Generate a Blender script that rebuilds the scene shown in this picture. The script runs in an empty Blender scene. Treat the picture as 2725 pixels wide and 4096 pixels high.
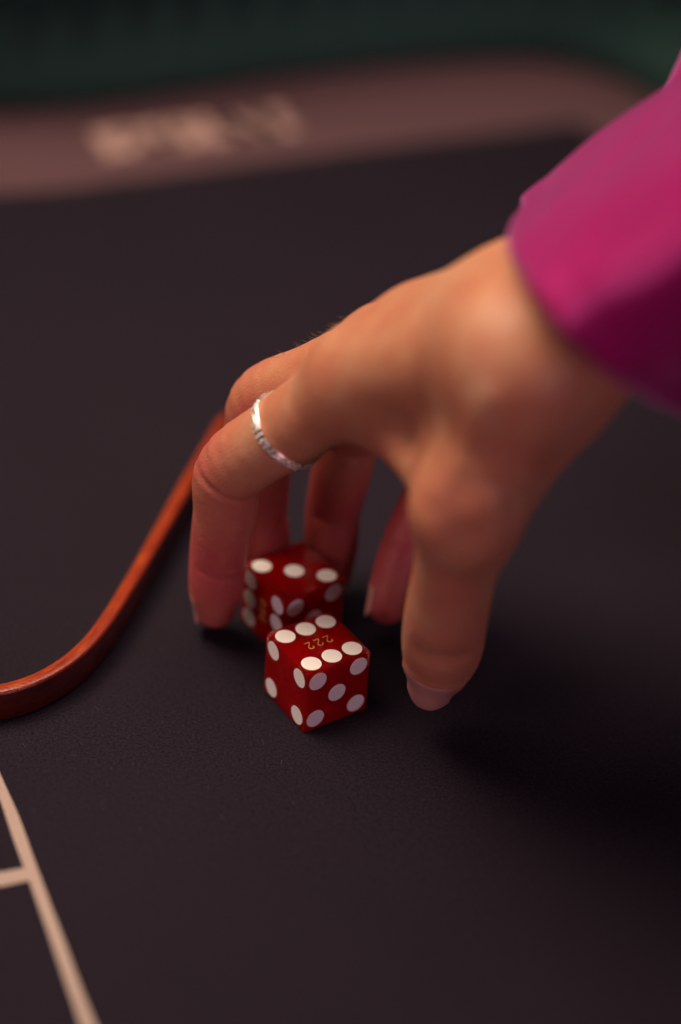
import bpy, math, random
import numpy as np
from mathutils import Vector, Matrix

# ------------------------------------------------------------------ scene, camera, light
S = bpy.context.scene
S.render.resolution_x, S.render.resolution_y = 681, 1024
S.view_settings.view_transform = 'Standard'
S.view_settings.look = 'None'
S.view_settings.exposure = 0.05
S.view_settings.gamma = 1.0
MM = 0.001
COL = S.collection

cd = bpy.data.cameras.new('camera')
cam = bpy.data.objects.new('camera', cd)
COL.objects.link(cam)
S.camera = cam
right = Vector((0.99713786959244, 0.04465022136104979, 0.061011693607205125))
down = Vector((0.07560468916878246, -0.5888844606536432, -0.8046732398770049))
fwd = Vector((0.0, 0.8069829302599747, -0.5905747626395164))
fwd = right.cross(down).normalized()
m = Matrix((right, -down, -fwd)).transposed().to_4x4()
m.translation = Vector((3.0244796, -471.729069, 405.461117)) * MM
cam.matrix_world = m
cd.sensor_fit = 'VERTICAL'
cd.sensor_height = 36.0
cd.sensor_width = 24.0
cd.lens = 9650 / 4096 * 36.0
cd.clip_start = 0.02
cd.clip_end = 50
cd.dof.use_dof = True
cd.dof.focus_distance = 0.604
cd.dof.aperture_fstop = 2.9
cd.dof.aperture_blades = 0

W = bpy.data.worlds.new('World')
S.world = W
W.use_nodes = True
bg = W.node_tree.nodes['Background']
bg.inputs[0].default_value = (0.24, 0.16, 0.30, 1)
bg.inputs[1].default_value = 0.05

def area(name, loc, target, size, power, color):
    l = bpy.data.lights.new(name, 'AREA')
    l.shape = 'DISK'
    l.size = size
    l.energy = power
    l.color = color
    o = bpy.data.objects.new(name, l)
    COL.objects.link(o)
    o.location = loc
    o.rotation_euler = (Vector(target) - Vector(loc)).to_track_quat('-Z', 'Y').to_euler()
    return o
def spot(name, loc, target, radius, power, color, cone, blend=1.0):
    l = bpy.data.lights.new(name, 'SPOT')
    l.shadow_soft_size = radius
    l.energy = power
    l.color = color
    l.spot_size = math.radians(cone)
    l.spot_blend = blend
    o = bpy.data.objects.new(name, l)
    COL.objects.link(o)
    o.location = loc
    o.rotation_euler = (Vector(target) - Vector(loc)).to_track_quat('-Z', 'Y').to_euler()
    return o
spot('key_lamp', (-0.37, 0.17, 0.80), (-0.060, 0.015, 0.0), 0.36, 92.0, (1.0, 0.78, 0.58), 44)
area('overhead_fill', (0.16, 0.30, 0.98), (-0.02, 0.03, 0.0), 0.55, 4.2, (1.0, 0.76, 0.66))  # added overhead light, softens the hand's shadow on the felt
area('front_lamp', (-0.75, -0.62, 0.42), (0.0, 0.0, 0.02), 0.40, 2.1, (1.0, 0.60, 0.66))
area('fill_lamp', (0.62, -0.98, 0.34), (0.0, 0.0, 0.03), 0.4, 2.4, (0.90, 0.52, 0.68))

# ------------------------------------------------------------------ helpers
def link(name, me, mat=None, parent=None, smooth=False):
    o = bpy.data.objects.new(name, me)
    COL.objects.link(o)
    if mat is not None and not me.materials:
        me.materials.append(mat)
    if parent is not None:
        o.parent = parent
    if smooth:
        me.polygons.foreach_set('use_smooth', [True] * len(me.polygons))
    return o

def mesh(name, verts, faces):
    me = bpy.data.meshes.new(name)
    me.from_pydata([tuple(float(c) * MM for c in v) for v in verts], [], faces)
    me.update()
    return me

def tag(o, label=None, cat=None, kind=None, group=None):
    if label: o['label'] = label
    if cat: o['category'] = cat
    if kind: o['kind'] = kind
    if group: o['group'] = group
    return o

def empty(name, loc_mm, rz=0.0):
    o = bpy.data.objects.new(name, None)
    COL.objects.link(o)
    o.location = Vector(loc_mm) * MM
    o.rotation_euler = (0, 0, rz)
    o.empty_display_size = 0.01
    return o

def nmat(name):
    mt = bpy.data.materials.new(name)
    mt.use_nodes = True
    nt = mt.node_tree
    return mt, nt, nt.nodes['Principled BSDF']

def node(nt, typ, **kw):
    n = nt.nodes.new(typ)
    for k, v in kw.items():
        if k.startswith('in_'):
            n.inputs[k[3:].replace('_', ' ')].default_value = v
        else:
            setattr(n, k, v)
    return n

def ramp(nt, fac, stops):
    r = nt.nodes.new('ShaderNodeValToRGB')
    e = r.color_ramp.elements
    e[0].position, e[0].color = stops[0][0], (*stops[0][1], 1)
    e[1].position, e[1].color = stops[-1][0], (*stops[-1][1], 1)
    for p, c in stops[1:-1]:
        x = e.new(p)
        x.color = (*c, 1)
    nt.links.new(fac, r.inputs[0])
    return r

def bump(nt, bs, height, dist, strength=1.0, prev=None):
    b = nt.nodes.new('ShaderNodeBump')
    b.inputs['Distance'].default_value = dist
    b.inputs['Strength'].default_value = strength
    nt.links.new(height, b.inputs['Height'])
    if prev is not None:
        nt.links.new(prev.outputs[0], b.inputs['Normal'])
    nt.links.new(b.outputs[0], bs.inputs['Normal'])
    return b

# ------------------------------------------------------------------ materials
def mat_felt(name, c0, c1, rough=0.95):
    mt, nt, bs = nmat(name)
    tc = node(nt, 'ShaderNodeTexCoord')
    n1 = node(nt, 'ShaderNodeTexNoise', in_Scale=1900.0, in_Detail=4.0, in_Roughness=0.85)
    n2 = node(nt, 'ShaderNodeTexNoise', in_Scale=1300.0, in_Detail=2.0)
    n3 = node(nt, 'ShaderNodeTexNoise', in_Scale=22.0, in_Detail=3.0)
    for n in (n1, n2, n3): nt.links.new(tc.outputs['Object'], n.inputs['Vector'])
    a = node(nt, 'ShaderNodeMath', operation='ADD')
    nt.links.new(n1.outputs[0], a.inputs[0]); nt.links.new(n2.outputs[0], a.inputs[1])
    b = node(nt, 'ShaderNodeMath', operation='MULTIPLY_ADD')
    nt.links.new(n3.outputs[0], b.inputs[0]); b.inputs[1].default_value = 0.12
    nt.links.new(a.outputs[0], b.inputs[2])
    c = node(nt, 'ShaderNodeMath', operation='MULTIPLY'); c.inputs[1].default_value = 0.47
    nt.links.new(b.outputs[0], c.inputs[0])
    r = ramp(nt, c.outputs[0], [(0.38, c0), (0.64, c1)])
    nt.links.new(r.outputs[0], bs.inputs['Base Color'])
    bs.inputs['Roughness'].default_value = rough
    bs.inputs['Specular IOR Level'].default_value = 0.15
    bs.inputs['Sheen Weight'].default_value = 0.03
    bs.inputs['Sheen Roughness'].default_value = 0.6
    bs.inputs['Sheen Tint'].default_value = (0.9, 0.75, 0.85, 1)
    bump(nt, bs, n1.outputs[0], 0.0002, 0.8)
    return mt

M_FELT = mat_felt('black_felt', (0.0018, 0.0013, 0.0031), (0.0200, 0.0132, 0.0250))
M_BAND = mat_felt('felt_print_pink', (0.095, 0.050, 0.056), (0.120, 0.064, 0.072))
M_LETTER = mat_felt('felt_print_cream', (0.46, 0.29, 0.25), (0.54, 0.35, 0.30))
M_LINE = mat_felt('felt_print_line', (0.32, 0.245, 0.21), (0.42, 0.325, 0.28))
M_GREEN = mat_felt('wall_green', (0.032, 0.090, 0.076), (0.046, 0.118, 0.10), 0.7)

mt, nt, bs = nmat('green_rubber')
bs.inputs['Base Color'].default_value = (0.016, 0.085, 0.075, 1)
bs.inputs['Roughness'].default_value = 0.45
nz = node(nt, 'ShaderNodeTexNoise', in_Scale=300.0)
bump(nt, bs, nz.outputs[0], 0.0003, 0.4)
M_RUBBER = mt

# translucent casino die acrylic
mt, nt, bs = nmat('red_acrylic')
nt.nodes.remove(bs)
out = nt.nodes['Material Output']
gl = node(nt, 'ShaderNodeBsdfPrincipled')
gl.inputs['Base Color'].default_value = (1, 1, 1, 1)
gl.inputs['Transmission Weight'].default_value = 1.0
gl.inputs['IOR'].default_value = 1.49
gl.inputs['Roughness'].default_value = 0.03
tc = node(nt, 'ShaderNodeTexCoord')
sc = node(nt, 'ShaderNodeTexNoise', in_Scale=500.0, in_Detail=4.0)
nt.links.new(tc.outputs['Object'], sc.inputs['Vector'])
bump(nt, gl, sc.outputs[0], 0.00001, 0.15)
bs2 = node(nt, 'ShaderNodeBsdfPrincipled')
bs2.inputs['Base Color'].default_value = (0.85, 0.002, 0.004, 1)
bs2.inputs['Subsurface Weight'].default_value = 1.0
bs2.inputs['Subsurface Radius'].default_value = (1.0, 0.12, 0.12)
bs2.inputs['Subsurface Scale'].default_value = 0.012
bs2.inputs['Roughness'].default_value = 0.05
bs2.inputs['IOR'].default_value = 1.49
mx = node(nt, 'ShaderNodeMixShader'); mx.inputs[0].default_value = 0.30
nt.links.new(gl.outputs[0], mx.inputs[1]); nt.links.new(bs2.outputs[0], mx.inputs[2])
nt.links.new(mx.outputs[0], out.inputs['Surface'])
va = node(nt, 'ShaderNodeVolumeAbsorption')
va.inputs['Color'].default_value = (0.975, 0.06, 0.04, 1)
va.inputs['Density'].default_value = 420.0
vs = node(nt, 'ShaderNodeVolumeScatter')
vs.inputs['Color'].default_value = (1.0, 0.05, 0.04, 1)
vs.inputs['Density'].default_value = 30.0
ad = node(nt, 'ShaderNodeAddShader')
nt.links.new(va.outputs[0], ad.inputs[0]); nt.links.new(vs.outputs[0], ad.inputs[1])
nt.links.new(ad.outputs[0], out.inputs['Volume'])
M_ACRYL = mt

mt, nt, bs = nmat('pip_white')
bs.inputs['Base Color'].default_value = (0.90, 0.87, 0.83, 1)
bs.inputs['Roughness'].default_value = 0.38
M_PIP = mt

mt, nt, bs = nmat('gold_foil')
bs.inputs['Base Color'].default_value = (0.85, 0.52, 0.14, 1)
bs.inputs['Metallic'].default_value = 1.0
bs.inputs['Roughness'].default_value = 0.35
nz = node(nt, 'ShaderNodeTexNoise', in_Scale=4000.0)
bump(nt, bs, nz.outputs[0], 0.0001, 0.8)
M_GOLD = mt

# varnished rattan
mt, nt, bs = nmat('varnished_rattan')
tc = node(nt, 'ShaderNodeUVMap')
mp = node(nt, 'ShaderNodeMapping'); mp.inputs['Scale'].default_value = (3.0, 60.0, 1.0)
nt.links.new(tc.outputs[0], mp.inputs[0])
n1 = node(nt, 'ShaderNodeTexNoise', in_Scale=1.0, in_Detail=5.0, in_Roughness=0.6)
nt.links.new(mp.outputs[0], n1.inputs['Vector'])
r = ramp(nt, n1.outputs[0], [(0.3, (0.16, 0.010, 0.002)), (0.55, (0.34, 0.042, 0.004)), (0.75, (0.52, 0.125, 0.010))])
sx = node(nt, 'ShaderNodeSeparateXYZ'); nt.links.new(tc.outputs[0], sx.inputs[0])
side_shade = ramp(nt, sx.outputs[1], [(0.0, (0.35, 0.2, 0.4)), (0.2, (0.8, 0.62, 0.8)), (0.27, (1.0, 1.0, 1.0)), (0.46, (1.5, 1.9, 1.5)), (0.6, (0.5, 0.3, 0.6)), (0.75, (0.18, 0.10, 0.3)), (1.0, (0.22, 0.12, 0.3))])  # lighter top-left edge and shade of the sides painted into the stick's colour
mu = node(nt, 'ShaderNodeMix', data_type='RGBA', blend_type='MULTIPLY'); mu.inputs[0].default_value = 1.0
nt.links.new(r.outputs[0], mu.inputs[6]); nt.links.new(side_shade.outputs[0], mu.inputs[7])
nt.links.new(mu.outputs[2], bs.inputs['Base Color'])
bs.inputs['Roughness'].default_value = 0.30
bs.inputs['Coat Weight'].default_value = 0.8
bs.inputs['Coat Roughness'].default_value = 0.10
tc2 = node(nt, 'ShaderNodeTexCoord')
n2 = node(nt, 'ShaderNodeTexNoise', in_Scale=1400.0, in_Detail=4.0)
nt.links.new(tc2.outputs['Object'], n2.inputs['Vector'])
b1 = bump(nt, bs, n1.outputs[0], 0.0003, 0.3)
b2 = bump(nt, bs, n2.outputs[0], 0.0002, 0.5, b1)
nt.links.new(b2.outputs[0], bs.inputs['Coat Normal'])
M_RATTAN = mt

# skin
mt, nt, bs = nmat('skin')
at = node(nt, 'ShaderNodeAttribute', attribute_name='redness')
tc = node(nt, 'ShaderNodeTexCoord')
n1 = node(nt, 'ShaderNodeTexNoise', in_Scale=70.0, in_Detail=4.0, in_Roughness=0.6)
n2 = node(nt, 'ShaderNodeTexNoise', in_Scale=900.0, in_Detail=3.0)
for n in (n1, n2): nt.links.new(tc.outputs['Object'], n.inputs['Vector'])
ma = node(nt, 'ShaderNodeMath', operation='MULTIPLY_ADD')
nt.links.new(n1.outputs[0], ma.inputs[0]); ma.inputs[1].default_value = 0.85
nt.links.new(at.outputs['Fac'], ma.inputs[2])
mb = node(nt, 'ShaderNodeMath', operation='MULTIPLY_ADD')
nt.links.new(n2.outputs[0], mb.inputs[0]); mb.inputs[1].default_value = 0.12
nt.links.new(ma.outputs[0], mb.inputs[2])
r = ramp(nt, mb.outputs[0], [(0.20, (0.56, 0.325, 0.195)), (0.50, (0.50, 0.205, 0.112)), (1.0, (0.46, 0.086, 0.080))])
nt.links.new(r.outputs[0], bs.inputs['Base Color'])
bs.inputs['Roughness'].default_value = 0.48
bs.inputs['Specular IOR Level'].default_value = 0.4
bs.inputs['Subsurface Weight'].default_value = 0.25
bs.inputs['Subsurface Radius'].default_value = (1.0, 0.32, 0.16)
bs.inputs['Subsurface Scale'].default_value = 0.0035
vo = node(nt, 'ShaderNodeTexVoronoi', in_Scale=1700.0)
vo.distance = 'CHEBYCHEV'
nt.links.new(tc.outputs['Object'], vo.inputs['Vector'])
b1 = bump(nt, bs, vo.outputs[0], 0.00012, 0.8)
n3 = node(nt, 'ShaderNodeTexNoise', in_Scale=260.0, in_Detail=3.0)
nt.links.new(tc.outputs['Object'], n3.inputs['Vector'])
bump(nt, bs, n3.outputs[0], 0.0004, 0.5, b1)
M_SKIN = mt

mt, nt, bs = nmat('nail')
bs.inputs['Base Color'].default_value = (0.56, 0.27, 0.22, 1)
bs.inputs['Roughness'].default_value = 0.27
bs.inputs['Subsurface Weight'].default_value = 0.3
bs.inputs['Subsurface Radius'].default_value = (1.0, 0.35, 0.25)
bs.inputs['Subsurface Scale'].default_value = 0.002
M_NAIL = mt

mt, nt, bs = nmat('magenta_satin')
tc = node(nt, 'ShaderNodeTexCoord')
n1 = node(nt, 'ShaderNodeTexNoise', in_Scale=25.0, in_Detail=3.0)
n2 = node(nt, 'ShaderNodeTexNoise', in_Scale=2500.0, in_Detail=2.0)
for n in (n1, n2): nt.links.new(tc.outputs['Object'], n.inputs['Vector'])
r = ramp(nt, n1.outputs[0], [(0.3, (0.30, 0.002, 0.092)), (0.7, (0.345, 0.003, 0.115))])
nt.links.new(r.outputs[0], bs.inputs['Base Color'])
bs.inputs['Roughness'].default_value = 0.46
bs.inputs['Specular IOR Level'].default_value = 1.0
bs.inputs['Specular Tint'].default_value = (1.0, 0.40, 1.0, 1)
bs.inputs['Sheen Weight'].default_value = 0.8
bs.inputs['Sheen Roughness'].default_value = 0.35
bs.inputs['Sheen Tint'].default_value = (1.0, 0.42, 1.0, 1)
bump(nt, bs, n2.outputs[0], 0.0001, 0.4)
M_SATIN = mt

mt, nt, bs = nmat('white_gold')
bs.inputs['Base Color'].default_value = (0.95, 0.84, 0.68, 1)
bs.inputs['Metallic'].default_value = 1.0
bs.inputs['Roughness'].default_value = 0.22
M_SILVER = mt
mt, nt, bs = nmat('clear_stone')
bs.inputs['Base Color'].default_value = (0.96, 0.94, 0.95, 1)
bs.inputs['Roughness'].default_value = 0.22
bs.inputs['Metallic'].default_value = 0.6
bs.inputs['Specular IOR Level'].default_value = 1.0
M_STONE = mt

# ------------------------------------------------------------------ table
def grid_plane(x0, x1, y0, y1, z=0):
    return [(x0, y0, z), (x1, y0, z), (x1, y1, z), (x0, y1, z)], [(0, 1, 2, 3)]

table = link('table_top', mesh('table_top', *grid_plane(-900, 700, -500, 800)), M_FELT)
tag(table, 'black felt playing surface of the gaming table', None, 'structure')

def catmull(pts, n=10, closed=False):
    pts = [np.array(p, float) for p in pts]
    N = len(pts)
    out = []
    rng = range(N if closed else N - 1)
    for i in rng:
        if closed:
            p0, p1, p2, p3 = pts[i - 1], pts[i], pts[(i + 1) % N], pts[(i + 2) % N]
        else:
            p1, p2 = pts[i], pts[i + 1]
            p0 = pts[i - 1] if i > 0 else 2 * p1 - p2
            p3 = pts[i + 2] if i + 2 < N else 2 * p2 - p1
        for k in range(n):
            t = k / n
            out.append(0.5 * (2 * p1 + (p2 - p0) * t + (2 * p0 - 5 * p1 + 4 * p2 - p3) * t * t + (3 * p1 - p0 - 3 * p2 + p3) * t ** 3))
    if not closed:
        out.append(pts[-1])
    return out

def tube(path, r, n=8, closed=False, taper=None):
    vs, fs = [], []
    N = len(path)
    up = np.array([0, 0, 1.0])
    for i, p in enumerate(path):
        if closed: t = path[(i + 1) % N] - path[i - 1]
        else: t = path[min(i + 1, N - 1)] - path[max(i - 1, 0)]
        t = t / np.linalg.norm(t)
        s_ = np.cross(t, up)
        if np.linalg.norm(s_) < 1e-3: s_ = np.cross(t, np.array([1.0, 0, 0]))
        s_ /= np.linalg.norm(s_); u_ = np.cross(s_, t)
        rr = r * (taper[i] if taper else 1)
        for k in range(n):
            a = 2 * math.pi * k / n
            vs.append(p + s_ * rr * math.cos(a) + u_ * rr * math.sin(a))
    for i in range(N if closed else N - 1):
        for k in range(n):
            a, b = i * n + k, i * n + (k + 1) % n
            c, d = ((i + 1) % N) * n + (k + 1) % n, ((i + 1) % N) * n + k
            fs.append((a, b, c, d))
    if not closed:
        fs.append(tuple(range(n))[::-1]); fs.append(tuple(range((N - 1) * n, N * n)))
    return vs, fs
def strip(a, b, z=0.05, thick=0.05):
    n = len(a)
    vs = [(p[0], p[1], z) for p in a] + [(p[0], p[1], z) for p in b]
    fs = [(i, i + 1, n + i + 1, n + i) for i in range(n - 1)]
    # keep faces pointing up
    v0, v1, v2 = [Vector(vs[k]) for k in fs[0][:3]]
    if (v1 - v0).cross(v2 - v0).z < 0:
        fs = [tuple(reversed(f)) for f in fs]
    return vs, fs

# printed pink band that follows the wall round the corner
outer = catmull([(-420, 254, 0), (-260, 283, 0), (-130.2, 308.9, 0.0), (-85.1, 325.8, 0.0), (-38.9, 349.7, 0.0), (9.4, 371.0, 0.0), (59.4, 385.3, 0.0), (84.4, 379.9, 0.0), (108.4, 359.9, 0.0), (150, 290, 0), (162, 200, 0), (165, 60, 0)], 8)
inner = catmull([(-410, 195, 0), (-250, 224, 0), (-121.0, 251.0, 0.0), (-78.3, 267.0, 0.0), (-34.4, 286.7, 0.0), (11.1, 307.3, 0.0), (58.4, 327.0, 0.0), (77.9, 334.9, 0.0), (86.4, 325.8, 0.0), (104, 270, 0), (110, 190, 0), (112, 60, 0)], 8)
band = link('printed_band', mesh('printed_band', *strip(outer, inner, 0.05)), M_BAND, table)
band['label'] = 'dusky pink printed band that curves at the table corner'

# lettering on the band
def text_mesh(txt, size, mat, name):
    cu = bpy.data.curves.new(name, 'FONT')
    cu.body = txt
    cu.size = size
    cu.align_x = 'CENTER'; cu.align_y = 'CENTER'
    cu.extrude = 0.00003
    cu.offset = size * 0.07
    o = bpy.data.objects.new(name, cu)
    COL.objects.link(o)
    dg = bpy.context.evaluated_depsgraph_get()
    me = bpy.data.meshes.new_from_object(o.evaluated_get(dg))
    bpy.data.objects.remove(o)
    me.materials.clear(); me.materials.append(mat)
    return me
TA, TB = Vector((-94.5, 289.6, 0.0)), Vector((-24.5, 321.5, 0.0))
tdir = (TB - TA).normalized()
tang = math.atan2(tdir.y, tdir.x)
width = (TB - TA).length
word = 'PASS LINE'
adv = [1.0, 1.08, 1.0, 1.0, 0.55, 0.9, 0.5, 1.1, 1.0]
tot = sum(adv)
pos = 0.0
for ch, a in zip(word, adv):
    if ch != ' ':
        me = text_mesh(ch, 0.024, M_LETTER, 'letter')
        o = link('letter', me, None, table)
        c = TA + tdir * (width * (0.06 + 0.88 * (pos + a / 2) / tot))
        o.location = (c.x * MM, c.y * MM, 0.00014)
        o.rotation_euler = (0, 0, tang)
    pos += a

# two printed lines, lower left
def line_strip(a, b):
    return strip(a, b, 0.05)
LA = catmull([(-83.9, -16.2, 0.0), (-75.4, -36.1, 0.0), (-68.6, -50.6, 0.0), (-62.1, -66.4, 0.0), (-57.0, -78.6, 0.0), (-51.8, -90.9, 0.0), (-46.7, -103.3, -0.0), (-42.0, -113.9, 0.0), (-32.9, -132.8, -0.0)], 8)
LB = catmull([(-81.0, -29.6, 0.0), (-73.8, -45.8, 0.0), (-68.9, -57.9, 0.0), (-64.3, -68.6, 0.0), (-58.2, -83.0, 0.0), (-52.9, -95.8, 0.0), (-49.0, -105.2, 0.0), (-45.3, -114.2, 0.0), (-38.2, -133.3, 0.0)], 8)
l1 = link('printed_line', mesh('printed_line', *line_strip(LA, LB)), M_LINE, table)
l1['label'] = 'long cream line printed on the felt at lower left'
JA = [(-63.4, -67.6, 0.0), (-70.0, -70.1, 0.0), (-110, -62, 0)]
JB = [(-62.2, -71.7, 0.0), (-69.2, -74.7, 0.0), (-110, -66.5, 0)]
v, f = strip(JA, JB, 0.09)
l2 = link('printed_line', mesh('printed_line', v, f), M_LINE, table)
l2['label'] = 'short cream crossline that meets the long one'

# a little lint caught in the nap
lv, lf = [], []
lr = random.Random(7)
for _ in range(70):
    x, y = lr.uniform(-75, 75), lr.uniform(-60, 60)
    a = lr.uniform(0, 6.28); L_ = lr.uniform(0.5, 2.0); cv = lr.uniform(-0.8, 0.8)
    pth = []
    for k in range(6):
        pth.append(np.array([x, y, 0.06 + 0.12 * math.sin(k / 5 * 3.14)])); x += L_ / 5 * math.cos(a); y += L_ / 5 * math.sin(a); a += cv / 3
    lv0 = len(lv)
    v, f = tube(pth, 0.035, 4)
    lv += list(v); lf += [tuple(i + lv0 for i in q_) for q_ in f]
mt, nt, bs = nmat('lint_grey')
bs.inputs['Base Color'].default_value = (0.08, 0.06, 0.07, 1)
bs.inputs['Roughness'].default_value = 0.9
lint = link('lint', mesh('lint', lv, lf), mt, table)
lint['kind'] = 'stuff'

# table wall : green upholstered foot, rubber bumper with pyramids on top
wall = empty('table_wall', (-30, 330, 0))
tag(wall, 'dark green padded table wall with knobbed rubber bumper along its top', 'table wall')
base = catmull([(-520, 250, 0), (-380, 268, 0), (-250, 291, 0), (-130.7, 311.8, 0.0), (-85.5, 328.8, 0.0), (-39.1, 352.8, 0.0), (9.3, 374.2, 0.0), (59.4, 388.6, 0.0), (85.9, 383.9, 0.0), (111.7, 363.6, 0.0), (165, 290, 0), (176, 200, 0), (178, 60, 0)], 10)
wloc = wall.location / MM
def sweep_profile(path, prof, off=(0, 0, 0)):
    vs, fs = [], []
    n, k = len(path), len(prof)
    for i, p in enumerate(path):
        t = path[min(i + 1, n - 1)] - path[max(i - 1, 0)]
        t = t / np.linalg.norm(t)
        nrm = np.array([-t[1], t[0], 0])
        for (u, z) in prof:
            q = p + nrm * u + np.array([0, 0, z]) - np.array(off)
            vs.append(tuple(q))
    for i in range(n - 1):
        for j in range(k - 1):
            a = i * k + j
            fs.append((a, a + k, a + k + 1, a + 1))
    return vs, fs
prof = [(0.5, 0.0), (0.2, 1.5)] + [(0.0 + 2.5 * (1 - math.cos(t * math.pi / 8)) , 3 + t * 3.6) for t in range(9)] + [(9, 36), (26, 36)]
link('wall_padding', mesh('wall_padding', *sweep_profile(base, prof, wloc)), M_GREEN, wall, True)
prof = [(26, 35.5), (8, 35.6), (6.5, 37), (6.5, 100), (9, 104), (40, 104)]
link('rubber_bumper', mesh('rubber_bumper', *sweep_profile(base, prof, wloc)), M_RUBBER, wall)
# pyramids on the bumper face
dense = []
seg = [np.linalg.norm(base[i + 1] - base[i]) for i in range(len(base) - 1)]
cum = np.concatenate([[0], np.cumsum(seg)])
bz = np.array(base)
def along(s):
    return np.array([np.interp(s, cum, bz[:, k]) for k in range(3)])
pv = [(-9, 0, -9), (9, 0, -9), (9, 0, 9), (-9, 0, 9), (-2, -10, -2), (2, -10, -2), (2, -10, 2), (-2, -10, 2)]
pf = [(0, 1, 5, 4), (1, 2, 6, 5), (2, 3, 7, 6), (3, 0, 4, 7), (4, 5, 6, 7)]
pyr = mesh('pyramid', pv, pf)
pyr.materials.append(M_RUBBER)
s = 90.0
while s < cum[-1] - 60:
    p = along(s); t = along(s + 2) - along(s - 2); t /= np.linalg.norm(t)
    nrm = np.array([-t[1], t[0], 0])
    for row in range(3):
        q = p + nrm * 6.7 + np.array([0, 0, 48 + row * 20]) - np.array(wloc)
        o = link('pyramid', pyr, None, wall)
        o.location = Vector(q) * MM
        o.rotation_euler = (0, 0, math.atan2(t[1], t[0]))
    s += 20.0

# ------------------------------------------------------------------ dice
Lh = 9.5
def rounded_cube():
    import bmesh
    bm = bmesh.new()
    bmesh.ops.create_cube(bm, size=19.0 * MM)
    bmesh.ops.bevel(bm, geom=bm.edges[:], offset=0.10 * MM, segments=2, affect='EDGES', profile=0.6)
    me = bpy.data.meshes.new('acrylic_cube')
    bm.to_mesh(me); bm.free()
    me.materials.append(M_ACRYL)
    return me
CUBE = rounded_cube()
def pip_mesh():
    n = 48; vs = []; fs = []
    prof = [(2.56, 0.012), (2.60, -0.01), (2.60, -0.45)]
    vs.append((0, 0, 0.012))
    for (r, z) in prof:
        for k in range(n):
            a = 2 * math.pi * k / n
            vs.append((r * math.cos(a), r * math.sin(a), z))
    vs.append((0, 0, -0.45))
    for k in range(n):
        k2 = (k + 1) % n
        fs.append((0, 1 + k, 1 + k2))
        for j in range(2):
            fs.append((1 + j * n + k, 1 + (j + 1) * n + k, 1 + (j + 1) * n + k2, 1 + j * n + k2))
        fs.append((1 + 2 * n + k, len(vs) - 1, 1 + 2 * n + k2))
    me = mesh('pip', vs, fs); me.materials.append(M_PIP)
    return me
PIPM = pip_mesh()
# the figure 2 as an engraved gold stroke, about 1.9 mm wide
two = catmull([(-0.72, 0.62, 0), (-0.74, 1.02, 0), (-0.35, 1.28, 0), (0.22, 1.22, 0), (0.52, 0.82, 0), (0.38, 0.28, 0), (-0.05, -0.22, 0), (-0.42, -0.72, 0), (-0.60, -1.16, 0)], 6)
two += catmull([(-0.60, -1.20, 0), (-0.1, -1.20, 0), (0.85, -1.16, 0)], 4)[1:]
TWO = mesh('numeral', *tube(two, 0.135, 8)); TWO.materials.append(M_GOLD)
TWO.polygons.foreach_set('use_smooth', [True] * len(TWO.polygons))

q = 6.1
PAT = {1: [(0, 0)], 2: [(-q, -q), (q, q)], 3: [(-q, q), (0, 0), (q, -q)], 4: [(-q, -q), (-q, q), (q, -q), (q, q)],
       5: [(-q, -q), (-q, q), (q, -q), (q, q), (0, 0)], 6: [(-q, -q), (0, -q), (q, -q), (-q, q), (0, q), (q, q)]}
def face_frames():
    # name: (normal, u, v) in die axes
    X, Y, Z = Vector((1, 0, 0)), Vector((0, 1, 0)), Vector((0, 0, 1))
    return {'top': (Z, X, Y), 'bottom': (-Z, X, -Y), 'front': (-Y, X, Z), 'back': (Y, -X, Z), 'left': (-X, -Y, Z), 'right': (X, Y, Z)}
FF = face_frames()
def make_die(center, ang, faces, label, text_face, rot6=False):
    die = empty('die', (center[0], center[1], 0.08), ang)
    tag(die, label, 'die', None, 'red casino dice')
    body = link('acrylic_cube', CUBE, None, die)
    body.location = (0, 0, Lh * MM)
    for fname, num in faces.items():
        n, u, v = FF[fname]
        rot = Matrix((u, v, n)).transposed().to_4x4()
        for (a, b) in PAT[num]:
            if num == 6 and fname in ('left',): a, b = b, a
            o = link('pip', PIPM, None, die)
            o.matrix_local = Matrix.Translation((n * Lh + u * a + v * b + Vector((0, 0, Lh))) * MM) @ rot
    n, u, v = FF[text_face]
    if text_face == 'top': tu, tv = -u, -v        # numerals read upside down from the camera
    else: tu, tv = -v, u
    rot = Matrix((tu, tv, n)).transposed().to_4x4()
    for k in (-1, 0, 1):
        o = link('numeral', TWO, None, die)
        o.matrix_local = Matrix.Translation((n * (Lh + 0.0) + tu * k * 2.75 + Vector((0, 0, Lh))) * MM) @ rot
    return die
make_die((0, 0), math.radians(35.86), {'top': 6, 'bottom': 1, 'front': 5, 'back': 2, 'left': 4, 'right': 3},
         'clear red die in front, showing six white pips on top with gold numerals', 'top')
make_die((-7.9, 28.7), math.radians(38.6), {'top': 3, 'bottom': 4, 'front': 5, 'back': 2, 'left': 6, 'right': 1},
         'clear red die behind the other, three pips on top, touched by the index finger', 'left')

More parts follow.
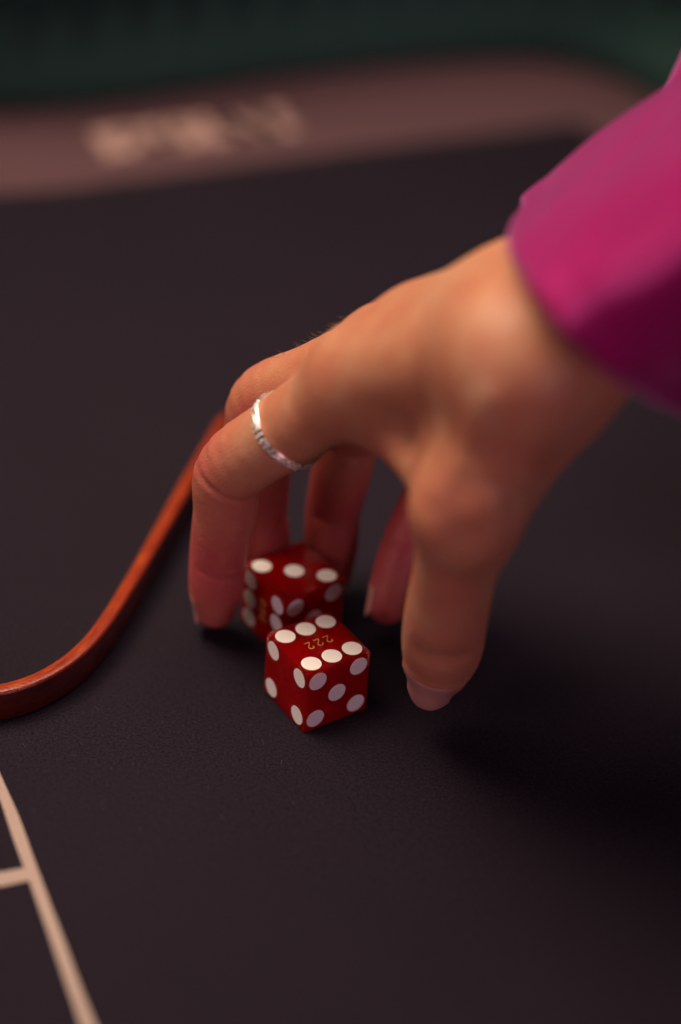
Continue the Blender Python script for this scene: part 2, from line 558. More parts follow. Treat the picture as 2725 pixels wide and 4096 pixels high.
# ------------------------------------------------------------------ stick
edge = [(-104, -20, 8.5), (-78.6, -14.6, 8.5), (-73.7, -12.2, 8.5), (-68.1, -6.6, 8.5), (-63.3, -0.4, 8.5), (-59.3, 9.2, 8.5), (-55.5, 22.3, 8.5), (-51.4, 37.9, 8.5), (-48.0, 54.1, 8.5), (-44.1, 71.7, 8.5), (-39.3, 91.1, 8.5), (-36.0, 106.1, 8.5), (-33.8, 115.6, 8.5)]
edge = catmull([(-150, -26, 8.5), (-125, -24, 8.5)] + edge, 8)
def smooth_path(pp, step, it):
    pp = np.array(pp)
    c_ = np.concatenate([[0], np.cumsum(np.linalg.norm(np.diff(pp, axis=0), axis=1))])
    s_ = np.arange(0, c_[-1], step)
    q_ = np.stack([np.interp(s_, c_, pp[:, k]) for k in range(3)], 1)
    for _ in range(it): q_[1:-1] = q_[1:-1] * .5 + (q_[:-2] + q_[2:]) * .25
    return list(q_)
edge = smooth_path(edge, 1.2, 60)
sv, sf, suv = [], [], []
hw, hh = 1.95, 4.8
def rr_prof(hw, hh, r, n=5):
    o = []
    for cx, cz, a0 in ((hw - r, hh - r, 0), (-hw + r, hh - r, 90), (-hw + r, -hh + r, 180), (hw - r, -hh + r, 270)):
        for k in range(n + 1):
            a = math.radians(a0 + 90 * k / n)
            o.append((cx + r * math.cos(a), cz + r * math.sin(a)))
    return o
N = len(edge)
cumL = 0.0
for i, p in enumerate(edge):
    t = edge[min(i + 1, N - 1)] - edge[max(i - 1, 0)]; t[2] = 0; t = t / np.linalg.norm(t)
    nr = np.array([t[1], -t[0], 0])
    if i: cumL += np.linalg.norm(edge[i] - edge[i - 1])
    fade = 1.0
    if N - 1 - i < 5: fade = [0.35, 0.62, 0.8, 0.92, 0.98][N - 1 - i]
    w_ = hw * fade; h_ = hh * (0.75 + 0.25 * fade)
    pr = rr_prof(w_, h_, 1.0 * fade)
    for (u, z) in pr:
        wob = 0.10 * math.sin(cumL * 0.13)
        sv.append(p * np.array([1, 1, 0]) + nr * (hw + u + wob) + np.array([0, 0, h_ + z + 0.1]))
K = len(rr_prof(1, 2, 0.5))
for i in range(N - 1):
    for k in range(K):
        sf.append((i * K + k, (i + 1) * K + k, (i + 1) * K + (k + 1) % K, i * K + (k + 1) % K))
sf.append(tuple(range(K))[::-1]); sf.append(tuple(range((N - 1) * K, N * K)))
me = mesh('gaming_stick', sv, sf)
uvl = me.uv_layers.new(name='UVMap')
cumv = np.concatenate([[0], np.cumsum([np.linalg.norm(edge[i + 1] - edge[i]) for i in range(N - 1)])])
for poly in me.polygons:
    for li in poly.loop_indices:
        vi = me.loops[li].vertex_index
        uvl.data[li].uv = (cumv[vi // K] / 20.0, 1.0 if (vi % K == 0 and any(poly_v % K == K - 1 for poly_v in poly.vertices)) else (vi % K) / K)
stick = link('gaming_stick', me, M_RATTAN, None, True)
tag(stick, 'curved varnished rattan stick lying on the felt left of the hand', 'stick')

# ------------------------------------------------------------------ hand (signed distance field turned into one mesh)
H = 0.7
lo = np.array([-53.9, -56.8, -21.7]); hi = np.array([90.6, 74.2, 163.5])
dims = np.ceil((hi - lo) / H).astype(int)
ax = [lo[k] + H * np.arange(dims[k]) for k in range(3)]

class Field:
    def __init__(self): self.d = np.full(dims, 40.0, np.float32)
def box_slices(mn, mx):
    a = np.clip(((mn - lo) / H).astype(int), 0, dims); b = np.clip(((mx - lo) / H).astype(int) + 1, 0, dims)
    return tuple(slice(a[k], b[k]) for k in range(3))
def coords(sl):
    return (ax[0][sl[0]][:, None, None].astype(np.float32), ax[1][sl[1]][None, :, None].astype(np.float32), ax[2][sl[2]][None, None, :].astype(np.float32))
def smin(a, b, k):
    h = np.clip(0.5 + 0.5 * (b - a) / k, 0, 1)
    return b + (a - b) * h - k * h * (1 - h)
def cone(F, a, b, ra, rb, k, flat=None):
    a = np.array(a, float); b = np.array(b, float)
    m_ = max(ra, rb) + 14
    sl = box_slices(np.minimum(a, b) - m_, np.maximum(a, b) + m_)
    X, Y, Z = coords(sl)
    ab = b - a; L2 = ab @ ab + 1e-9
    px, py, pz = X - a[0], Y - a[1], Z - a[2]
    t = np.clip((px * ab[0] + py * ab[1] + pz * ab[2]) / L2, 0, 1)
    dx, dy, dz = px - t * ab[0], py - t * ab[1], pz - t * ab[2]
    if flat is not None:
        n_, s_ = flat                      # squash along n_: thickness factor s_
        n_ = np.array(n_) / np.linalg.norm(n_)
        dn = dx * n_[0] + dy * n_[1] + dz * n_[2]
        e = (1 / s_ ** 2 - 1)
        d = np.sqrt(dx * dx + dy * dy + dz * dz + e * dn * dn)
    else:
        d = np.sqrt(dx * dx + dy * dy + dz * dz)
    d = d - (ra + (rb - ra) * t)
    F.d[sl] = smin(F.d[sl], d, k)
def tri(F, a, b, c, r, k):
    a, b, c = [np.array(v, float) for v in (a, b, c)]
    m_ = r + 14
    sl = box_slices(np.minimum(np.minimum(a, b), c) - m_, np.maximum(np.maximum(a, b), c) + m_)
    X, Y, Z = coords(sl)
    def seg(p, q_):
        e = q_ - p; px, py, pz = X - p[0], Y - p[1], Z - p[2]
        t = np.clip((px * e[0] + py * e[1] + pz * e[2]) / (e @ e), 0, 1)
        return (px - t * e[0]) ** 2 + (py - t * e[1]) ** 2 + (pz - t * e[2]) ** 2
    n_ = np.cross(b - a, c - a); n_ /= np.linalg.norm(n_)
    ins = np.ones((X.size, Y.size, Z.size), bool)
    for p, q_ in ((a, b), (b, c), (c, a)):
        w_ = np.cross(n_, q_ - p)
        ins &= ((X - p[0]) * w_[0] + (Y - p[1]) * w_[1] + (Z - p[2]) * w_[2]) > 0
    dp = np.abs((X - a[0]) * n_[0] + (Y - a[1]) * n_[1] + (Z - a[2]) * n_[2])
    de = np.sqrt(np.minimum(np.minimum(seg(a, b), seg(b, c)), seg(c, a)))
    F.d[sl] = smin(F.d[sl], np.where(ins, dp, de) - r, k)
def dent(F, pts, w_, depth):
    """push the skin in (depth>0) or out (depth<0) along a curve"""
    pts = [np.array(p, float) for p in pts]
    mn = np.min(pts, axis=0) - 3 * w_; mx = np.max(pts, axis=0) + 3 * w_
    sl = box_slices(mn, mx)
    X, Y, Z = coords(sl)
    best = np.full((X.size, Y.size, Z.size), 1e9, np.float32)
    wt = np.ones_like(best)
    single = len(pts) == 1
    if single: pts = pts * 2
    ns = len(pts) - 1
    for i_, (p, q_) in enumerate(zip(pts[:-1], pts[1:])):
        e = q_ - p; px, py, pz = X - p[0], Y - p[1], Z - p[2]
        t = np.clip((px * e[0] + py * e[1] + pz * e[2]) / (e @ e + 1e-9), 0, 1)
        dd_ = (px - t * e[0]) ** 2 + (py - t * e[1]) ** 2 + (pz - t * e[2]) ** 2
        if not single and ns > 4:
            u = (i_ + t) / ns
            wt = np.where(dd_ < best, np.clip(np.minimum(u, 1 - u) * 4, 0, 1), wt)
        best = np.minimum(best, dd_)
    F.d[sl] += depth * wt * np.exp(-best / (w_ * w_))

def V(*a): return np.array(a, float)
J = dict(
    iM=(5.8, 10.5, 92.2), iP=(-24.8, 21.1, 55.9), iD=(-27.6, 23.5, 27.1), iT=(-27.9, 23.8, 8.9),
    mM=(11.3, 27.5, 90.2), mP=(-18.9, 43.4, 61.0), mD=(-18.7, 42.6, 27.7), mT=(-15.4, 42.8, 4.3),
    rM=(18.1, 41.1, 79.8), rP=(3.9, 52.2, 47.7), rD=(1.1, 48.5, 25.7), rT=(1.3, 41.6, 9.4),
    pM=(26.5, 47.8, 68.7), pP=(27.6, 44.2, 40.2), pD=(20.9, 35.2, 26.2), pT=(17.1, 27.8, 10.9),
    tC=(41.3, -27.1, 122.2), hA=(45.8, -14.4, 109.0), hB=(35.9, -18.6, 79.6), tM=(31.4, -30.8, 86.7), tI=(30.1, -18.4, 44.4), tE=(30.3, -13.5, 30.7), tT=(29.5, -11.0, 20.6),
    wU=(43.9, 2.9, 119.1), wR=(48.7, -13.9, 123.2), fU=(66.6, 13.5, 133.7), fR=(68.6, -20.4, 141.5),
    iB=(37.4, -21.2, 123.5), mB=(38.0, -6.8, 119.5), rB=(41.1, 3.3, 112.9), pB=(43.6, 8.4, 106.4))
J = {k: V(*v) for k, v in J.items()}
palm = Field()
K_ = 9
cone(palm, J['iM'], J['iB'], 11.3, 14, K_)
cone(palm, J['mM'], J['mB'], 10.6, 14, K_)
cone(palm, J['mM'] * .62 + J['mB'] * .38, J['mM'] * .2 + J['mB'] * .8, 13.0, 13.8, K_)
cone(palm, J['rM'], J['rB'], 10.2, 14, K_)
cone(palm, J['pM'], J['pB'], 9.6, 14, K_)
cone(palm, J['wU'], J['fU'], 14, 15, K_)
cone(palm, J['wR'], J['fR'], 14.5, 15.5, K_)
cone(palm, J['iB'], J['wR'], 14, 15.5, K_)
cone(palm, J['mB'], J['wU'], 13.5, 14, K_)
cone(palm, J['tC'], J['tM'], 12.2, 10.8, K_)
cone(palm, J['wR'], J['tC'], 15, 13.5, K_)
cone(palm, J['wR'], J['hA'], 14, 12.5, K_)
cone(palm, J['hA'], J['hB'], 12.5, 10, K_)
tri(palm, (12.2, 10.8, 82.5), (23.3, -13.3, 86.8), (41.7, -17.6, 114.8), 7.5, K_)
tri(palm, J['iM'], J['pM'], J['mB'], 9.5, K_)
def finger(pts, rads, k=0.25):
    F = Field()
    q4 = catmull([np.append(p, r) for p, r in zip(pts, rads)], 5)
    for a, b in zip(q4[:-1], q4[1:]):
        cone(F, a[:3], b[:3], a[3], b[3], k)
    return F
def mix(a, b, t): return a + (b - a) * t
def chain(M, P_, D, T, rm, rp, rd, rt):
    # waist between the joints, pulp on the last segment
    pts = [M, mix(M, P_, .55), P_, mix(P_, D, .5), D, mix(D, T, .55), T]
    rr = [rm, rm * .4 + rp * .6, rp, (rp + rd) / 2, rd, rd * .97, rt]
    return finger(pts, rr)
fi = chain(J['iM'], J['iP'], J['iD'], J['iT'], 10.8, 8.9, 7.45, 5.6)
fm = chain(J['mM'], J['mP'], J['mD'], J['mT'], 10.4, 8.9, 7.7, 6.2)
fr = chain(J['rM'], J['rP'], J['rD'], J['rT'], 10.0, 8.6, 7.4, 6.0)
fp = chain(J['pM'], J['pP'], J['pD'], J['pT'], 9.0, 7.4, 6.5, 5.3)
ft = finger([J['tM'], mix(J['tM'], J['tI'], .5), J['tI'], J['tE'], J['tT']], [11.2, 9.8, 10.1, 9.7, 6.9])
res = None
for F, k in ((fi, 7), (fm, 6), (fr, 6), (fp, 6), (ft, 9)):
    c = smin(palm.d, F.d, k)
    res = c if res is None else smin(res, c, 1.3)
body = Field(); body.d = res
del palm, fi, fm, fr, fp, ft

def sample(D, p):
    g = (np.atleast_2d(p) - lo) / H
    g = np.clip(g, 0, dims - 2.001)
    i = g.astype(int); f_ = g - i
    o = 0
    for dx in (0, 1):
        for dy in (0, 1):
            for dz in (0, 1):
                w_ = (f_[:, 0] if dx else 1 - f_[:, 0]) * (f_[:, 1] if dy else 1 - f_[:, 1]) * (f_[:, 2] if dz else 1 - f_[:, 2])
                o = o + w_ * D[i[:, 0] + dx, i[:, 1] + dy, i[:, 2] + dz]
    return o
def hit(D, p0, dirn, iso=0.0, tmax=16):
    """walk outwards from p0 until the field passes iso"""
    p0 = np.atleast_2d(p0); dirn = np.atleast_2d(dirn)
    ts = np.arange(0, tmax, 0.1)
    best = np.zeros(len(p0))
    done = np.zeros(len(p0), bool)
    for t in ts:
        v_ = sample(D, p0 + dirn * t)
        n_ = (v_ > iso) & ~done
        best[n_] = t; done |= n_
    return p0 + dirn * best[:, None]

def unit(v): return v / np.linalg.norm(v)
CAMW = np.array([3.02, -471.73, 405.46])
def tocam(p): return unit(CAMW - p)
def surf(p, iso=0.0):
    """surface point met when leaving the interior point p towards the photographer's side"""
    return hit(body.d, p, tocam(np.array(p, float)), iso)[0]
def frame(a, n):
    a = unit(a); n = unit(n - a * (n @ a)); return a, n, np.cross(a, n)
def arc(center, a, n, a0, a1, tilt=0.0, bow=0.0, m_=14):
    """curve on the skin round a bone: angle measured from n about a"""
    a, n, b = frame(a, n)
    out = []
    for t in np.linspace(0, 1, m_):
        th = math.radians(a0 + (a1 - a0) * t)
        d_ = n * math.cos(th) + b * math.sin(th)
        c_ = center + a * (tilt * (t - .5) + bow * (4 * t * (1 - t)))
        out.append(hit(body.d, c_, d_)[0])
    return out

# --- nails: sample the skin first, raise the folds round them afterwards
NAILS = []; CARVE = []
def nail(D_, T_, n, wdt, ln, back, half=52, free=1.2):
    a, n, b = frame(T_ - D_, n)
    U, Wn = 14, 17
    rows = []
    for i in range(U):
        s_ = i / (U - 1)
        row = []
        for j in range(Wn):
            t = -1 + 2 * j / (Wn - 1)
            th = math.radians(half * t)
            root = 0.10 * ln * (t * t)               # rounded root
            x = -back + root + (ln - root) * min(s_, 1)
            x -= 0.26 * ln * (t * t) * s_            # rounded free edge
            c_ = T_ + a * min(x, 0.5)
            d_ = unit(n * math.cos(th) * 1.0 + b * math.sin(th) * 1.0 + a * max(0, x - 0.5) * 0.10)
            p = hit(body.d, c_, d_, -0.12)[0]
            row.append(p + a * max(0, x - 0.5) * 0.55)
        rows.append(row)
    R_ = np.array(rows)
    # flatten lengthways a little so the plate looks stiff
    for _ in range(3): R_[1:-1] = R_[1:-1] * .5 + (R_[:-2] + R_[2:]) * .25
    ext = R_[-1] + (unit(R_[-1, Wn // 2] - R_[-4, Wn // 2])) * free
    R_ = np.concatenate([R_, ext[None]]); U += 1
    CARVE.extend(R_[2:-3:2, 2:-2:2].reshape(-1, 3))
    cen = np.mean(R_, axis=(0, 1)) - n * 4
    nor = R_ - T_ - ((R_ - T_) @ a)[..., None] * a
    nor /= np.linalg.norm(nor, axis=2, keepdims=True)
    top = R_ + nor * 0.22; bot = R_ - nor * 0.35
    vs = [tuple(p) for p in top.reshape(-1, 3)] + [tuple(p) for p in bot.reshape(-1, 3)]
    M_ = U * Wn; fs = []
    for i in range(U - 1):
        for j in range(Wn - 1):
            q_ = (i * Wn + j, i * Wn + j + 1, (i + 1) * Wn + j + 1, (i + 1) * Wn + j)
            fs.append(q_); fs.append(tuple(M_ + k for k in reversed(q_)))
    per = [j for j in range(Wn)] + [i * Wn + Wn - 1 for i in range(1, U)] + [(U - 1) * Wn + j for j in range(Wn - 2, -1, -1)] + [i * Wn for i in range(U - 2, 0, -1)]
    for k in range(len(per)):
        p_, q_ = per[k], per[(k + 1) % len(per)]
        fs.append((q_, p_, M_ + p_, M_ + q_))
    me_n = mesh('nail', vs, fs)
    NAILS.append(me_n)
    # skin folds: root and both sides
    fold = [R_[i, 0] for i in range(U - 4, -1, -1)] + [R_[0, j] - a * 0.35 for j in range(1, Wn - 1)] + [R_[i, -1] for i in range(0, U - 3)]
    cc = R_[U // 2, Wn // 2]
    fold2 = [p + unit(p - cc - n * ((p - cc) @ n)) * 0.75 for p in fold]
    return fold2
folds = []
def dors(P_, M, T_): return P_ - (M + T_) / 2
TH_N = V(-0.15, -0.82, 0.50)
folds.append((nail(J['tE'], J['tT'], TH_N, 12, 13.2, 6.6, 56, 0.6), 0.9, -0.5))
folds.append((nail(J['iD'], J['iT'], dors(J['iP'], J['iM'], J['iT']), 9, 10.5, 5.5, 55, 0.7), 0.7, -0.3))
folds.append((nail(J['mD'], J['mT'], dors(J['mP'], J['mM'], J['mT']), 9, 10.5, 5.5, 55, 1.0), 0.7, -0.3))
folds.append((nail(J['rD'], J['rT'], dors(J['rP'], J['rM'], J['rT']), 9, 10, 5.5, 55, 1.0), 0.7, -0.3))
folds.append((nail(J['pD'], J['pT'], V(-0.88, 0.22, 0.05), 7, 8.4, 4.4, 52, 0.8), 0.7, -0.3))

# --- ring seat, measured before the skin is creased
ring_c = mix(J['iM'], J['iP'], 0.56)
ra_, rn_, rb_ = frame(J['iP'] - J['iM'] + V(2.0, 0, -3.0), V(0, 0, 1))
ring_r = []
for k in range(96):
    th = 2 * math.pi * k / 96
    d_ = rn_ * math.cos(th) + rb_ * math.sin(th)
    ring_r.append(np.linalg.norm(hit(body.d, ring_c, d_)[0] - ring_c))
ring_r = np.array(ring_r)
ft_ = np.fft.rfft(ring_r); ft_[3:] = 0; ring_r = np.fft.irfft(ft_, 96)

# --- creases
jobs = list(folds) + [([p], 0.9, 0.13) for p in CARVE]
cam_i = tocam(J['iP'])
axm = unit(J['iD'] - J['iP']); axp = unit(J['iP'] - J['iM'])
pal = -dors(J['iP'], J['iM'], J['iT'])
a, n, b = frame(axm, cam_i)
sg = 1 if (b @ pal) > 0 else -1
bis = unit(axm + axp)
jobs.append((arc(J['iP'] + bis * 2.5, bis, cam_i, -60 * sg, 150 * sg, 2.0), 0.8, 1.0))
jobs.append((arc(J['iP'] + axm * 6.5, axm, cam_i, -30 * sg, 80 * sg, 1.5), 0.6, 0.2))
jobs.append((arc(J['iP'] + axm * 9.5, axm, cam_i, -20 * sg, 60 * sg, 2.5), 0.7, 0.15))
jobs.append((arc(J['iP'] + axm * 12, axm, cam_i, -35 * sg, 50 * sg, 2.5), 0.7, 0.12))
jobs.append((arc(J['iD'] + axm * 1.5, axm, cam_i, -50 * sg, 140 * sg, 0.5, 1.2), 0.7, 0.55))
jobs.append((arc(J['iD'] - axm * 1.5, axm, cam_i, 0 * sg, 70 * sg, 0.5, 1.0), 0.5, 0.12))
for off in (-3.0, -1.6, -0.2, 1.2, 2.6):          # knuckle wrinkles on the back of the bent joint
    jobs.append((arc(J['iP'] + bis * off, bis, -pal, -55, 55, 0.4), 0.45, 0.28))
for D_, P_, M_, T_ in (('mD', 'mP', 'mM', 'mT'), ('rD', 'rP', 'rM', 'rT'), ('pD', 'pP', 'pM', 'pT')):
    ax_ = unit(J[T_] - J[D_]) * .5 + unit(J[D_] - J[P_]) * .5
    jobs.append((arc(J[D_] + ax_ * 0.5, ax_, -dors(J[P_], J[M_], J[T_]), -85, 85, 0, 0.6), 0.9, 0.8))
    ax2 = unit(unit(J[D_] - J[P_]) + unit(J[P_] - J[M_]))
    jobs.append((arc(J[P_] + ax2, ax2, -dors(J[P_], J[M_], J[T_]), -85, 85), 1.0, 0.9))
    for off in (-2, 0, 2):
        jobs.append((arc(J[P_] + ax2 * off, ax2, dors(J[P_], J[M_], J[T_]), -50, 50), 0.5, 0.25))
# thumb joint wrinkles
axt = unit(J['tT'] - J['tI'])
for off, dp, w_ in ((-2.2, 0.16, 0.6), (-0.4, 0.22, 0.6), (1.5, 0.24, 0.7), (3.2, 0.12, 0.6)):
    jobs.append((arc(J['tI'] + axt * off, axt, TH_N, -58, 55, 0.6, 1.2), w_, dp))
# hollow between the two extensor tendons at the wrist, hollow under the thumb knuckle
for p, w_, dp in (((39.8, -21.1, 116.8), 9.0, 1.8), ((48.3, -25.6, 119.2), 8.0, 1.3), ((31.2, -31.5, 77.3), 5.0, 1.3), ((44.6, -28.1, 107.3), 6.0, 0.6),
                  ((13.5, -3.6, 89.9), 5.5, 1.4), ((16.7, -7.6, 87.9), 4.0, 1.2)):
    jobs.append(([surf(p)], w_, dp))
jobs.append(([surf((37.4, -31.9, 95.3)), surf((40.4, -30.6, 90.2)), surf((43.1, -30.7, 86.7))], 1.6, 0.9))
jobs.append(([surf((40.4, -31.6, 99.1)), surf((42.9, -30.8, 93.4)), surf((46.0, -29.1, 88.9))], 1.4, 0.7))
# ridges: tendons and knuckle heads
jobs.append(([surf((6.7, 17.4, 93.2)), surf((17.0, 10.8, 101.1)), surf((30.4, -3.2, 115.9))], 2.6, -1.0))
jobs.append(([surf((36.4, -32.2, 88.2))], 5.0, -1.0))
jobs.append(([surf((26.0, -21.8, 34.6)), surf((29.9, -21.9, 34.4)), surf((34.4, -21.7, 34.7))], 3.2, 1.1))
jobs.append(([surf((25.0, -28.7, 89.5)), surf((33.3, -28.8, 114.7)), surf((39.6, -22.1, 124.0))], 3.4, -0.8))
jobs.append(([surf((-3.6, 18.5, 82.9))], 4.5, -0.4))
jobs.append(([surf((-11.1, 36.2, 76.6)), surf((-3.7, 31.6, 83.9))], 3.0, 0.6))
for pts_, w_, dp in jobs:
    dent(body, pts_, w_, dp)

# fine hairs on the knuckle of the middle finger
hair_paths = []
hr = random.Random(11)
for k in range(34):
    u = hr.random()
    base_p = mix(V(*(3.2, 32.2, 91.4)), V(*(-14.3, 38.1, 75.8)), u)
    dn = unit(V(-0.25, 0.75, 0.75) + V(hr.uniform(-.5, .3), hr.uniform(-.4, .3), 0))
    s0 = hit(body.d, base_p, dn, -0.1)[0]
    g = unit(unit(J['mP'] - J['mM']) * 1.3 + dn * hr.uniform(.5, 1.1) + V(hr.uniform(-.3, .3), hr.uniform(-.3, .3), hr.uniform(-.2, .2)))
    L_ = hr.uniform(1.6, 3.6)
    hair_paths.append([s0 + g * L_ * t + dn * (0.7 * t * (1 - t)) for t in (0, .25, .5, .75, 1)])

# ---- surface nets
def surface_nets(D):
    s_ = D < 0
    c = np.zeros(np.array(D.shape) - 1, np.uint8)
    for dx in (0, 1):
        for dy in (0, 1):
            for dz in (0, 1):
                c += s_[dx:D.shape[0] - 1 + dx, dy:D.shape[1] - 1 + dy, dz:D.shape[2] - 1 + dz]
    act = (c > 0) & (c < 8)
    ids = np.full(c.shape, -1, np.int64)
    idx = np.argwhere(act)
    ids[act] = np.arange(len(idx))
    acc = np.zeros((len(idx), 3)); cnt = np.zeros(len(idx))
    corners = [(dx, dy, dz) for dx in (0, 1) for dy in (0, 1) for dz in (0, 1)]
    for a in corners:
        for b in corners:
            if sum(abs(a[k] - b[k]) for k in range(3)) == 1 and a < b:
                va_ = D[idx[:, 0] + a[0], idx[:, 1] + a[1], idx[:, 2] + a[2]]
                vb_ = D[idx[:, 0] + b[0], idx[:, 1] + b[1], idx[:, 2] + b[2]]
                cr = (va_ < 0) != (vb_ < 0)
                t = np.where(cr, va_ / np.where(cr, va_ - vb_, 1), 0)
                pa = np.array(a, float); pb = np.array(b, float)
                acc += cr[:, None] * (pa + (pb - pa) * t[:, None]); cnt += cr
    verts = lo + H * (idx + acc / cnt[:, None])
    quads = []
    for axis in range(3):
        u, v_ = [(1, 2), (2, 0), (0, 1)][axis]
        sh = list(D.shape)
        A = s_; sl0 = [slice(None)] * 3; sl1 = [slice(None)] * 3
        sl0[axis] = slice(0, -1); sl1[axis] = slice(1, None)
        d = A[tuple(sl0)] != A[tuple(sl1)]
        e = np.argwhere(d)
        e = e[(e[:, u] > 0) & (e[:, v_] > 0) & (e[:, u] < D.shape[u] - 1) & (e[:, v_] < D.shape[v_] - 1)]
        ins = A[e[:, 0], e[:, 1], e[:, 2]]
        def cid(du, dv):
            g = e.copy(); g[:, u] -= du; g[:, v_] -= dv
            return ids[g[:, 0], g[:, 1], g[:, 2]]
        q0, q1, q2, q3 = cid(1, 1), cid(0, 1), cid(0, 0), cid(1, 0)
        Q = np.stack([q0, q1, q2, q3], 1)
        Q[~ins] = Q[~ins][:, ::-1]
        quads.append(Q)
    return verts, np.concatenate(quads)
verts, quads = surface_nets(body.d)
me = bpy.data.meshes.new('hand')
me.vertices.add(len(verts)); me.vertices.foreach_set('co', (verts * MM).ravel())
me.loops.add(len(quads) * 4); me.loops.foreach_set('vertex_index', quads.ravel())
me.polygons.add(len(quads)); me.polygons.foreach_set('loop_start', np.arange(0, len(quads) * 4, 4))
me.update(calc_edges=True)
me.validate()
def near(p, rad):
    return np.exp(-((verts - p) ** 2).sum(1) / rad ** 2)
def near_seg(a, b, rad):
    ab = b - a; t = np.clip(((verts - a) @ ab) / (ab @ ab), 0, 1)
    return np.exp(-((verts - a - t[:, None] * ab) ** 2).sum(1) / rad ** 2)
red = np.zeros(len(verts))
for a, b in (('iD', 'iT'), ('mD', 'mT'), ('rD', 'rT'), ('pD', 'pT')):
    red += 0.62 * near_seg(J[a], J[b] + (J[b] - J[a]) * .3, 11)
for a, b in (('iP', 'iD'), ('mP', 'mD'), ('rP', 'rD'), ('pP', 'pD')):
    red += 0.36 * near_seg(J[a], J[b], 10)
for k_ in ('iP', 'mP', 'iM', 'mM', 'tI', 'tM'):
    red += 0.10 * near(J[k_], 13)
red += 0.15 * near(J['tT'], 12)
at_ = me.attributes.new('redness', 'FLOAT', 'POINT')
at_.data.foreach_set('value', red.astype(np.float32))
person = empty('person', (float(J['wR'][0]), float(J['wR'][1]), 0))
tag(person, 'hand in a magenta sleeve reaching down over the two red dice', 'person')
def under(o, parent):
    o.parent = parent
    o.matrix_parent_inverse = Matrix.Translation(-parent.location)
    return o
hand = link('hand', me, M_SKIN, None, True); under(hand, person)
for me_n in NAILS:
    o = link('nail', me_n, M_NAIL, None, True); under(o, person)

hv, hf = [], []
for pth in hair_paths:
    n0 = len(hv)
    v, f = tube(pth, 0.035, 4, taper=[1, .9, .8, .6, .3])
    hv += list(v); hf += [tuple(i + n0 for i in q_) for q_ in f]
mt, nt, bs = nmat('fine_hair_brown')
bs.inputs['Base Color'].default_value = (0.16, 0.09, 0.05, 1)
o = link('fine_hair', mesh('fine_hair', hv, hf), mt); under(o, person); o['kind'] = 'stuff'

# ------------------------------------------------------------------ sleeve
hem = [(41.3, 42.6, 126.0), (39.3, 25.1, 132.6), (34.9, -5.4, 141.7), (36.6, -31.7, 149.7), (39.7, -48.1, 152.8), (45.7, -56.6, 149.6), (55.2, -55.7, 140.6), (65.0, -45.5, 129.2),
       (76.4, -31.7, 115.9), (91.8, -14.2, 100.8), (104.7, 4.9, 93.1), (99.4, 23.6, 93.2), (80.9, 36.9, 101.2), (61.8, 48.6, 110.4), (48.6, 49.9, 119.0)]
hemc = catmull(hem, 8, True)
h_ax = V(*(75.0, 45.2, 156.6)) - V(*(41.7, 44.3, 125.0))
hl = np.linalg.norm(h_ax); h_ax = h_ax / hl
cen = np.mean(hemc, axis=0)
rnd = random.Random(4)
vs, fs = [], []
NR, NK = 40, len(hemc)
for i in range(NR):
    t = i / (NR - 1)
    d_ = t * 110.0
    for k, p in enumerate(hemc):
        ph = 2 * math.pi * k / NK
        r_ = p - cen; r_ = r_ - h_ax * (r_ @ h_ax)
        u_ = unit(r_)
        w_ = 1.2 * math.sin(3 * ph + d_ * 0.035) * min(1, d_ / 20) + 0.8 * math.sin(7 * ph - d_ * 0.06 + 1) * min(1, d_ / 15) + 0.25 * math.sin(13 * ph + d_ * 0.2)
        seam = -0.7 * math.exp(-((d_ - 9.0) / 0.9) ** 2)
        vs.append(p + h_ax * d_ + r_ * 0.10 * t + u_ * (w_ + seam))
for i in range(NR - 1):
    for k in range(NK):
        a, b = i * NK + k, i * NK + (k + 1) % NK
        fs.append((a, b, b + NK, a + NK))
sl = link('sleeve', mesh('sleeve', vs, fs), M_SATIN, None, True); under(sl, person)
so = sl.modifiers.new('cloth_thickness', 'SOLIDIFY'); so.thickness = 0.0014; so.offset = 0
ss = sl.modifiers.new('smooth', 'SUBSURF'); ss.levels = 1; ss.render_levels = 1

path = catmull([(103.3, 94.6, 105.6), (103.7, 101.2, 114.7), (109.9, 115.4, 125.6), (116.7, 131.0, 138.3), (121.5, 147.0, 151.7)], 6)
v, f = tube(path, 27.0, 40)
us = link('upper_sleeve', mesh('upper_sleeve', v, f), M_SATIN, None, True); under(us, person)

# ------------------------------------------------------------------ ring
ring = empty('ring', tuple(ring_c))
tag(ring, 'slim silver ring set with clear stones on the index finger', 'ring')
def rpt(th, out, ax_):
    rr = np.interp((th / (2 * math.pi) * 96) % 96, np.arange(97), np.append(ring_r, ring_r[0]))
    d_ = rn_ * math.cos(th) + rb_ * math.sin(th)
    return ring_c + d_ * (rr + out) + ra_ * ax_, d_
def band_mesh(a0, a1, o0, o1, n=128):
    vs, fs = [], []
    pr = [(o0, a0), (o1 - .1, a0), (o1, a0 + .1), (o1, a1 - .1), (o1 - .1, a1), (o0, a1)]
    for i in range(n):
        for (o_, x) in pr:
            vs.append(rpt(2 * math.pi * i / n, o_, x)[0] - ring_c)
    k = len(pr)
    for i in range(n):
        for j in range(k):
            a = i * k + j; b = i * k + (j + 1) % k
            c = ((i + 1) % n) * k + (j + 1) % k; d = ((i + 1) % n) * k + j
            fs.append((a, b, c, d))
    return mesh('band', vs, fs)
link('band', band_mesh(-1.3, -0.05, -0.1, 0.6), M_SILVER, ring)
link('band', band_mesh(0.15, 1.15, -0.1, 0.40), M_SILVER, ring)
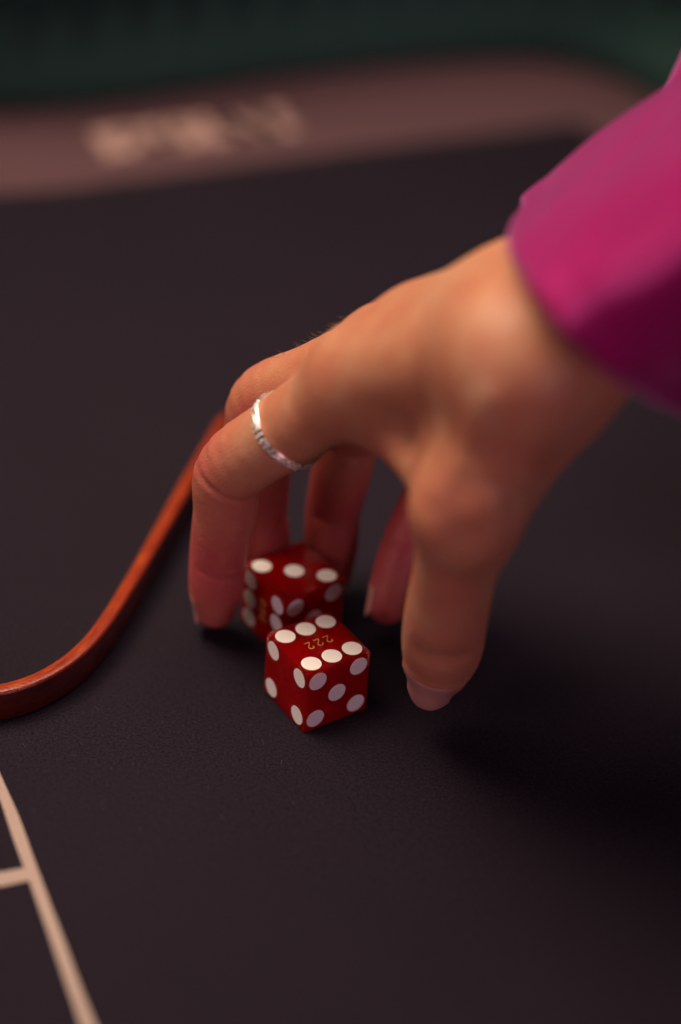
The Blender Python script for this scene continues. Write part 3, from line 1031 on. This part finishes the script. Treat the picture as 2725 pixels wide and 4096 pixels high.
def dome(r, h, n=10, rings=3):
    vs = [(0, 0, h)]; fs = []
    for j in range(1, rings + 1):
        a = math.pi / 2 * j / rings
        for k in range(n):
            vs.append((r * math.sin(a) * math.cos(2 * math.pi * k / n), r * math.sin(a) * math.sin(2 * math.pi * k / n), h * math.cos(a)))
    for k in range(n):
        fs.append((0, 1 + k, 1 + (k + 1) % n))
        for j in range(rings - 1):
            fs.append((1 + j * n + k, 1 + (j + 1) * n + k, 1 + (j + 1) * n + (k + 1) % n, 1 + j * n + (k + 1) % n))
    return vs, fs
v, f = dome(0.45, 0.3, 8, 2)
STONE = mesh('round_stone', v, f); STONE.materials.append(M_STONE)
circ = [np.array([0.56 * math.cos(2 * math.pi * k / 14), 0.56 * math.sin(2 * math.pi * k / 14), 0.1]) for k in range(14)]
BEZ = mesh('bezel', *tube(circ, 0.13, 6, True)); BEZ.materials.append(M_SILVER)
BEZ.polygons.foreach_set('use_smooth', [True] * len(BEZ.polygons))
def put(nm, me_, th, out, ax_):
    p, d_ = rpt(th, out, ax_)
    o = link(nm, me_, None, ring)
    t = np.cross(ra_, d_)
    mtx = Matrix((Vector(t), Vector(ra_), Vector(d_))).transposed().to_4x4()
    mtx.translation = Vector(p - ring_c) * MM
    o.matrix_local = mtx
    return o
NS = 40
for k in range(NS):
    th = 2 * math.pi * k / NS
    put('bezel', BEZ, th, 0.58, 0.62)
    put('stone', STONE, th, 0.56, 0.62)
bv = [(-1.35, -.48, 0), (1.35, -.48, 0), (1.35, .48, 0), (-1.35, .48, 0), (-1.15, -.3, .3), (1.15, -.3, .3), (1.15, .3, .3), (-1.15, .3, .3)]
bf = [(0, 1, 5, 4), (1, 2, 6, 5), (2, 3, 7, 6), (3, 0, 4, 7), (4, 5, 6, 7)]
BAG = mesh('baguette', bv, bf); BAG.materials.append(M_STONE)
NB = 13
for k in range(NB):
    th = 2 * math.pi * (k + .2) / NB
    put('stone', BAG, th, 0.56, -0.65)
    put('stone', STONE, th + math.pi / NB, 0.56, -0.65)
